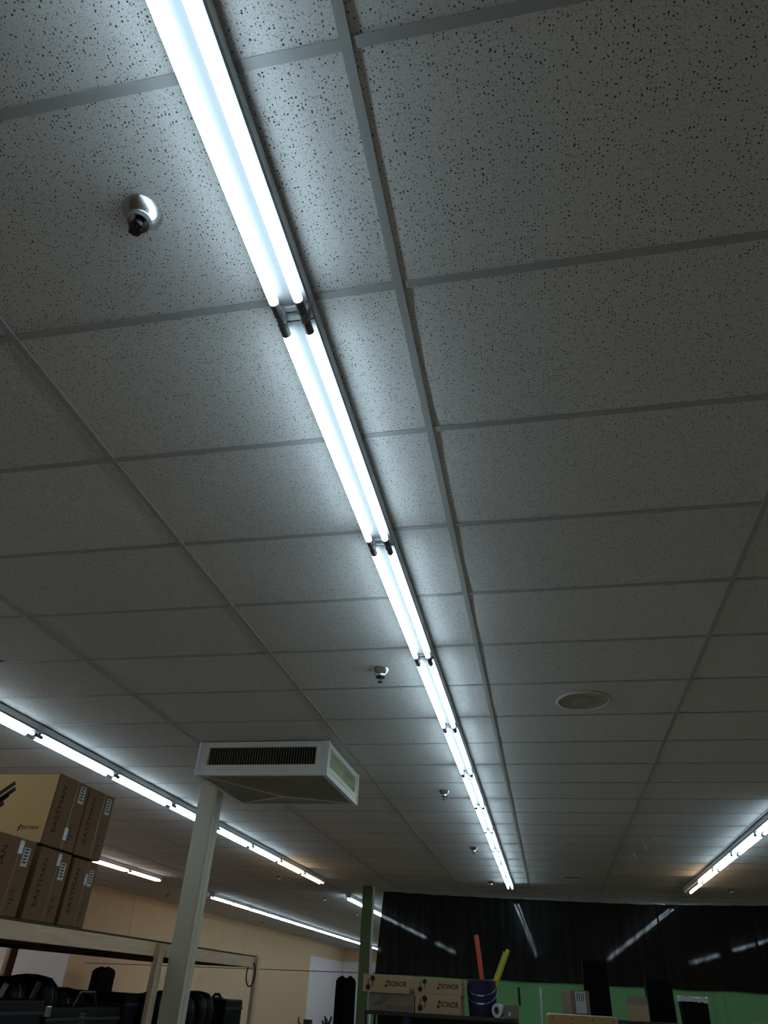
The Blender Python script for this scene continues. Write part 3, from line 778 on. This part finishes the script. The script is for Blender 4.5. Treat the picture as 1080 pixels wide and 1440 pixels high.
# ------------------------------------------------------------------ black film curtain above the partition
def top_z(x):
    pts = [(-3.1, 3.115), (-2.0, 3.075), (-.85, 3.05), (.5, 3.03), (1.6, 3.018), (2.6, 3.03), (3.7, 3.055), (9, 3.06)]
    for (a, p), (b_, q) in zip(pts, pts[1:]):
        if x <= b_: return p + (q - p) * (x - a) / (b_ - a)
    return 3.06
cu = thing('black_curtain', 'wide black plastic sheet hung from the ceiling above the green partition', 'curtain', (0, YP - .03, 0))
sheets = ((-2.95, -1.35), (-1.38, .42), (.39, 1.86), (1.83, 3.35), (3.32, 5.2), (5.17, XR - .01))
for si, (xa, xb) in enumerate(sheets):
    rnd = random.Random(si + 40)
    nx, nz = 90, 16
    V, F = [], []
    fr = [(rnd.uniform(3, 9), rnd.uniform(0, 6), rnd.uniform(.002, .006)) for _ in range(3)] + [(rnd.uniform(25, 45), rnd.uniform(0, 6), .0022)]
    for j in range(nz + 1):
        t_ = j / nz
        for i in range(nx + 1):
            x = xa + (xb - xa) * i / nx
            if si == 0: x -= .10 * (1 - i / nx) * (1 - t_)
            zt = top_z(x) - .006 * abs(math.sin(x * 7)); zb = 1.822 + .006 * math.sin(x * 5)
            z = zb + (zt - zb) * t_
            d = sum(a * math.sin(f * x + p + .4 * math.sin(2.2 * z + p)) for f, p, a in fr)
            V.append((x, d - .012 * (si % 2), z))
    n1 = len(V)
    V += [(x, y + .002, z) for x, y, z in V]
    s_ = nx + 1
    for j in range(nz):
        for i in range(nx):
            q = j * s_ + i
            F.append((q, q + 1, q + s_ + 1, q + s_))
    me = bpy.data.meshes.new('sheet'); me.from_pydata(V[:n1], [], F); me.materials.append(M_FILM)
    for p in me.polygons: p.use_smooth = True
    me.update()
    link('sheet', me, cu)
for x in (-2.9, -1.36, -.2, .4, 1.2, 1.85, 2.6, 3.33, 4.4, 5.2, 6.6, 8):
    bm = bmesh.new(); tube(bm, [(x, 0, top_z(x) - .015), (x, 0, CE - .004)], .0015, 6); part('tie_cord', bm, M_INK, cu)

# ------------------------------------------------------------------ black shelving with music boxes and bucket
QY = 8.0
qs = thing('black_shelf_unit', 'black shelving unit carrying printed cartons and a blue bucket', 'shelf', (-1.06, QY + .2, 0))
QT = 1.407
def qp(name, x0, x1, y0, y1, z0, z1, m=M_SHELFBLK):
    bm = bmesh.new(); box(bm, x0 + 1.06, x1 + 1.06, y0 - QY - .2, y1 - QY - .2, z0, z1, .002); return part(name, bm, m, qs)
for z in (.12, .55, .98, QT):
    qp('shelf_board', -1.78, -.345, QY - .03, QY + .42, z - .03, z)
for x in (-1.765, -.36):
    for y in (QY - .01, QY + .40):
        qp('upright', x - .012, x + .012, y - .012, y + .012, 0, QT - .031 if True else 0)
qp('back_panel', -1.74, -.385, QY + .405, QY + .412, .14, QT - .032)
def maraca(bm, cx, cz, r, up):
    s = 1 if up else -1
    pts = [(cx + r * math.cos(a) * .95, cz + s * r * .9 + r * math.sin(a)) for a in [2 * math.pi * i / 18 for i in range(18)]]
    prism(bm, pts, 'y', -.0012, 0)
    box(bm, cx - r * .16, cx + r * .16, -.0012, 0, min(cz - s * r * 1.9, cz), max(cz - s * r * 1.9, cz))
def print_box(label, x0, x1, z0, z1, kind, y0=QY, depth=.33, m=M_KRAFT):
    t = thing('printed_carton', label, 'box', ((x0 + x1) / 2, y0 + depth / 2, z0), group='printed cartons on the black shelf')
    a, hh = (x1 - x0) / 2, z1 - z0
    bm = bmesh.new(); box(bm, -a, a, -depth / 2, depth / 2, 0, hh, .003); part('carton', bm, m, t)
    yf = -depth / 2 - .0003
    if kind == 'sonor':
        bm = bmesh.new(); maraca(bm, -a * .77, hh * .42, hh * .17, False); maraca(bm, -a * .58, hh * .60, hh * .17, True)
        part('maraca_print', bm, M_INK, t, loc=(0, yf, 0), label='printed pair of maracas')
        lettering('lettering', 'SONOR', hh * .42, M_INK, t, ((a * .50, yf, hh * .5), (1, 0, 0), (0, 0, 1)), width=a * .78, bold=.0012)
        bm = bmesh.new(); maraca(bm, a * .01, hh * .46, hh * .085, False); maraca(bm, a * .07, hh * .57, hh * .07, True); part('emblem', bm, M_INK, t, loc=(0, yf, 0))
    else:
        lettering('lettering', 'EDUCATION', hh * .34, M_FAINT, t, ((a * .36, yf, hh * .22), (1, 0, 0), (0, 0, 1)), width=a * 1.12)
        bm = bmesh.new()
        for i in range(5):
            x = -a * .9 + i * a * .10
            prism(bm, [(x, hh * (.30 + .03 * i)), (x + .006, hh * .29), (x + a * .5, hh * .85), (x + a * .5 - .006, hh * .86)], 'y', -.001, 0)
        part('line_print', bm, M_LINEPRINT, t, loc=(0, yf, 0))
    bm = bmesh.new(); box(bm, -a + .003, a - .003, -.02, .02, 0, .0006); part('seam_tape', bm, M_TAPE, t, loc=(0, 0, hh + .0001))
    return t
print_box('grey-brown carton lettered in outline, bottom left on the black shelf', -1.745, -1.305, QT + .001, 1.550, 'edu', m=M_KRAFT2)
print_box('carton with maraca print at the upper left, on the grey-brown carton', -1.808, -1.352, 1.552, 1.697, 'sonor', y0=QY - .02)
print_box('lower right carton with maraca print on the black shelf', -1.295, -.857, QT + .001, 1.560, 'sonor')
print_box('upper right carton with maraca print, top of the stack beside the bucket', -1.30, -.852, 1.562, 1.690, 'sonor', y0=QY + .004)

def bucket(label, x, y, z, r0, r1, h_, bail_z):
    t = thing('bucket', label, 'bucket', (x, y, z), group='nested blue buckets')
    bm = bmesh.new(); lathe(bm, [(0, .0), (r0, 0), (r1 * .985, h_ * .80), (r1 * 1.02, h_ * .80), (r1 * 1.02, h_ * .84), (r1, h_ * .84), (r1 * 1.02, h_), (r1 * .96, h_), (r0 * .95, .01), (0, .01)], 32); part('shell', bm, M_BLUE, t, True)
    bm = bmesh.new(); pts = []
    for i in range(17):
        a = math.pi * i / 16
        pts.append((-math.cos(a) * r1 * 1.04, -math.sin(a) * r1 * 1.06 - .004, h_ * .86 - math.sin(a) * bail_z))
    tube(bm, pts, .0024, 6); part('bail_handle', bm, M_WIRE, t, True)
    bm = bmesh.new(); tube(bm, pts[7:10], .007, 8); part('grip', bm, M_WHITEPL, t, True, label='white handle grip')
    return t
bx, by = -.672, QY + .16
bucket('outer blue bucket with hanging wire bail on the black shelf', bx, by, QT + .001, .122, .144, .235, .105)
bucket('inner blue bucket nested in the other, holding coloured plastic tubes', bx, by, QT + .045, .110, .137, .240, .09)
def ctube(label, p0, p1, r, m):
    p0, p1 = Vector(p0), Vector(p1); L_ = (p1 - p0).length
    t = thing('plastic_tube', label, 'tube', p0, (p1 - p0).to_track_quat('Z', 'Y').to_euler(), group='plastic tubes in the bucket')
    bm = bmesh.new(); lathe(bm, [(r, 0), (r, L_), (r * .85, L_), (r * .85, 0), (r, 0)], 16); part('wall', bm, m, t, True)
    bm = bmesh.new(); lathe(bm, [(r * 1.02, L_ - .012), (r * 1.04, L_ - .006), (r * 1.02, L_), (r * .86, L_), (r * .86, L_ - .012), (r * 1.02, L_ - .012)], 16); part('rim', bm, m, t, True)
ctube('tall orange plastic tube leaning up from the blue bucket', (-.640, by - .02, 1.50), (-.713, by, 2.068), .0215, M_ORANGE)
ctube('yellow plastic tube leaning right from the blue bucket', (-.600, by - .02, 1.52), (-.402, by + .03, 1.955), .0205, M_YELLOW)
ctube('lime green plastic tube beside the yellow one in the blue bucket', (-.622, by + .03, 1.52), (-.432, by + .04, 1.935), .0205, M_LIME)
t = thing('castanet_clapper', 'small pale grey wooden clapper between the tubes in the bucket', 'instrument', (-.628, by - .05, 1.60), group=None)
bm = bmesh.new(); tube(bm, [(-.02, 0, 0), (-.024, 0, .075)], .009, 8); part('stick', bm, M_WHITEPL, t, True)
bm = bmesh.new(); tube(bm, [(.05, 0, .02), (.0, 0, .085)], .009, 8); part('stick', bm, M_WHITEPL, t, True)
# roll and small carton on the shelf
t = thing('tape_roll', 'white roll lying on its side in front of the blue bucket', 'tape roll', (-.512, QY - .005 + .03, QT + .056), (math.pi / 2, 0, -.5))
bm = bmesh.new(); lathe(bm, [(.030, -.03), (.054, -.03), (.054, .03), (.030, .03), (.030, -.03)], 28); part('roll', bm, M_WHITEPL, t, True)
bm = bmesh.new(); lathe(bm, [(.026, -.031), (.0299, -.031), (.0299, .031), (.026, .031), (.026, -.031)], 28); part('core', bm, M_KRAFT2, t, True)
t = thing('small_carton', 'small brown carton with a white spot at the right end of the black shelf', 'box', (-.395, QY + .06, QT + .001))
bm = bmesh.new(); box(bm, -.065, .065, -.07, .07, 0, .105, .003); part('carton', bm, M_KRAFT2, t)
bm = bmesh.new(); box(bm, -.025, -.003, -.0012, 0, .02, .05); part('sticker', bm, M_PAPER, t, loc=(0, -.0703, 0), label='white sticker')
bm = bmesh.new(); tube(bm, [(-.335 + .02, QY + .10, QT + .107), (-.335 + .016, QY + .10, QT + .245)], .012, 10)
tag(part('black_marker', bm, M_INK, None, True), 'thin black stick standing upright on the small brown carton', 'stick')
t = thing('blue_jug', 'blue plastic jug standing on the inner shelf below the grey-brown carton', 'jug', (-1.39, QY + .12, .981))
bm = bmesh.new(); lathe(bm, [(0, 0), (.065, 0), (.07, .02), (.07, .26), (.06, .30), (.035, .335), (.035, .36), (0, .36)], 24); part('shell', bm, M_BLUE2, t, True)
bm = bmesh.new(); lathe(bm, [(0, .3605), (.038, .3605), (.038, .385), (0, .385)], 20); part('cap', bm, M_BLUE2, t, True)

# ------------------------------------------------------------------ things right of the shelf
def rack(label, x0, x1, y0, y1, z, m=M_SHELFBLK):
    t = thing('display_rack', label, 'rack', ((x0 + x1) / 2, (y0 + y1) / 2, 0))
    a, c = (x1 - x0) / 2, (y1 - y0) / 2
    for zz in (.2, z * .6, z):
        bm = bmesh.new(); box(bm, -a, a, -c, c, zz - .025, zz, .002); part('shelf_board', bm, m, t)
    for sx in (-1, 1):
        for sy in (-1, 1):
            bm = bmesh.new(); box(bm, sx * a - .012 - sx * .013, sx * a + .012 - sx * .013, sy * c - .012 - sy * .013, sy * c + .012 - sy * .013, 0, z - .026); part('upright', bm, m, t)
    return t
RZ = 1.43
rack('low black display rack in front of the green partition', .05, 2.6, 8.85, 9.45, RZ)
rack('small black stand under the tan wooden drum box', -.06, .36, 4.98, 5.38, .98)
t = thing('drum_box', 'tan wooden box drum with screws along its front at the bottom edge', 'drum', (.149, 5.17, .981))
bm = bmesh.new(); box(bm, -.197, .197, -.155, .15, 0, .515, .012); part('shell', bm, M_TANTOP, t, True)
bm = bmesh.new(); pts = [(-.196, .006), (.196, .006)] + [(.176 + .02 * math.cos(q), .493 + .02 * math.sin(q)) for q in [math.pi / 2 * i / 5 for i in range(6)]] + [(-.176 + .02 * math.cos(q), .493 + .02 * math.sin(q)) for q in [math.pi / 2 + math.pi / 2 * i / 5 for i in range(6)]]
prism(bm, pts, 'y', -.163, -.1552); part('front_plate', bm, M_TAN, t, label='tan front plate')
bm = bmesh.new(); lathe(bm, [(0, 0), (.004, 0), (.0035, .002), (0, .002)], 8, Matrix.Rotation(math.pi / 2, 4, 'X')); ME_SCREW = mesh('screw', bm, M_INK)
for i in range(4):
    link('screw', ME_SCREW, t, (-.165 + i * .112, -.163, .497)); link('screw', ME_SCREW, t, (-.165 + i * .112, -.163, .03))
def carton(name, label, x, y, z, a, c, h_, rz, m, extra=None):
    t = thing(name, label, 'box', (x, y, z), (0, 0, rz))
    bm = bmesh.new(); box(bm, -a, a, -c, c, 0, h_, .003); part('carton', bm, m, t)
    bm = bmesh.new(); box(bm, -a + .003, a - .003, -.02, .02, 0, .0008); part('seam_tape', bm, M_TAPE, t, loc=(0, 0, h_ + .0001))
    return t
t = carton('brown_carton', 'brown carton with a white shipping label beside the first black tower', .222, 9.05, RZ + .001, .105, .105, .232, .45, M_KRAFT2)
bm = bmesh.new(); box(bm, -.055, .06, -.001, 0, .04, .222); lb = part('shipping_label', bm, M_PAPER, t, loc=(0, -.1053, 0), label='white shipping label')
bm = bmesh.new()
for i in range(4): box(bm, -.04 + i * .024, -.03 + i * .024, -.0016, -.001, .14, .21)
part('barcode', bm, M_FAINT, lb)
t = carton('brown_carton', 'open brown carton between the two black towers', .828, 9.02, RZ + .001, .105, .11, .135, -.1, M_KRAFT)
bm = bmesh.new(); prism(bm, [(-.11, .1355), (-.106, .1355), (-.085, .205), (-.089, .205)], 'x', -.104, .104); part('flap', bm, M_KRAFT2, t, label='raised flap')
bm = bmesh.new(); prism(bm, [(.106, .1355), (.11, .1355), (.12, .195), (.116, .195)], 'x', -.104, .104); part('flap', bm, M_KRAFT2, t)
for x, zt, lab in ((.470, 1.965, 'taller black tower cabinet left of the open carton'), (1.125, 1.815, 'shorter black tower cabinet right of the open carton')):
    t = thing('tower_cabinet', lab, 'cabinet', (x, 9.58 if x < 1 else 9.6, 0))
    bm = bmesh.new(); box(bm, -.133, .133, -.11, .11, .03, zt, .008); part('cabinet', bm, M_CASE, t)
    bm = bmesh.new(); box(bm, -.12, .12, -.006, 0, .30, zt - .03, .002); part('grille', bm, M_CLOTH, t, loc=(0, -.1105, 0))
    bm = bmesh.new(); box(bm, -.15, .15, -.13, .13, 0, .0295, .004); part('plinth', bm, M_INK, t)
t = thing('bin', 'black bin with crumpled pale liner over its rim, right of the black towers', 'bin', (1.375, 9.05, RZ + .001))
bm = bmesh.new(); prism(bm, [(-.118, 0), (.118, 0), (.125, .20), (-.125, .20)], 'y', -.11, .11); part('body', bm, M_CASE, t)
bm = bmesh.new(); rnd = random.Random(3); n = 40; lo, hi = [], []
for i in range(n):
    q = 2 * math.pi * i / n; cx_, cy_ = math.cos(q), math.sin(q); s_ = 1 / max(abs(cx_), abs(cy_))
    px_, py_ = .134 * cx_ * s_, .12 * cy_ * s_
    lo.append(bm.verts.new((px_, py_, .185 + rnd.uniform(-.006, .006)))); hi.append(bm.verts.new((px_ * .99, py_ * .99, .225 + rnd.uniform(-.008, .012))))
for i in range(n): bm.faces.new([lo[i], lo[(i + 1) % n], hi[(i + 1) % n], hi[i]])
bm.faces.new(hi); part('liner', bm, M_WHITEPL, t, label='crumpled pale liner')
t = thing('white_stand', 'thin white stand pole between the black shelf and the drum box', 'stand', (-.128, 9.0, 0))
bm = bmesh.new(); tube(bm, [(0, 0, .02), (.0, 0, 1.60)], .011, 10); tube(bm, [(0, 0, 1.6), (0, 0, 1.665)], .014, 10); part('pole', bm, M_WHITEPL, t, True)
bm = bmesh.new(); lathe(bm, [(0, 0), (.13, 0), (.13, .015), (.02, .025), (0, .025)], 24); part('base', bm, M_WHITEPL, t, True)
carton('brown_carton', 'pale brown carton peeking in at the bottom right corner of the picture', 2.12, 9.05, RZ + .001, .17, .14, .045, 0, M_KRAFT)

# ------------------------------------------------------------------ low items between timber shelf and green post
t = thing('brush_rack', 'floor stand with dark blue brush tufts just showing left of the hanging garments', 'stand', (-2.42, 9.0, 0))
bm = bmesh.new(); tube(bm, [(0, 0, .02), (0, 0, 1.19)], .012, 8); part('pole', bm, M_SHELFBLK, t, True)
bm = bmesh.new(); lathe(bm, [(0, 0), (.10, 0), (.10, .02), (0, .03)], 20); part('base', bm, M_SHELFBLK, t, True)
for i in range(5):
    bm = bmesh.new(); tube(bm, [(0, 0, 1.17), (-.05 + .026 * i, .01 * (i % 2), 1.275 + .02 * ((i * 2) % 3))], .016, 8, .010); part('tuft', bm, M_BLUE, t, True)
t = thing('display_stand', 'black floor stand with a square head and thin knob, left of the white wall', 'stand', (-2.66, 9.0, 0))
bm = bmesh.new(); tube(bm, [(0, 0, .02), (0, 0, 1.22)], .012, 8); part('pole', bm, M_SHELFBLK, t, True)
bm = bmesh.new(); lathe(bm, [(0, 0), (.10, 0), (.10, .02), (0, .03)], 20); part('base', bm, M_SHELFBLK, t, True)
bm = bmesh.new(); box(bm, -.01, .075, -.03, .03, 1.2205, 1.275, .004); part('head', bm, M_SHELFBLK, t)
bm = bmesh.new(); tube(bm, [(-.01, 0, 1.18), (-.075, 0, 1.25), (-.075, 0, 1.29)], .009, 8); part('knob_arm', bm, M_SHELFBLK, t, True)
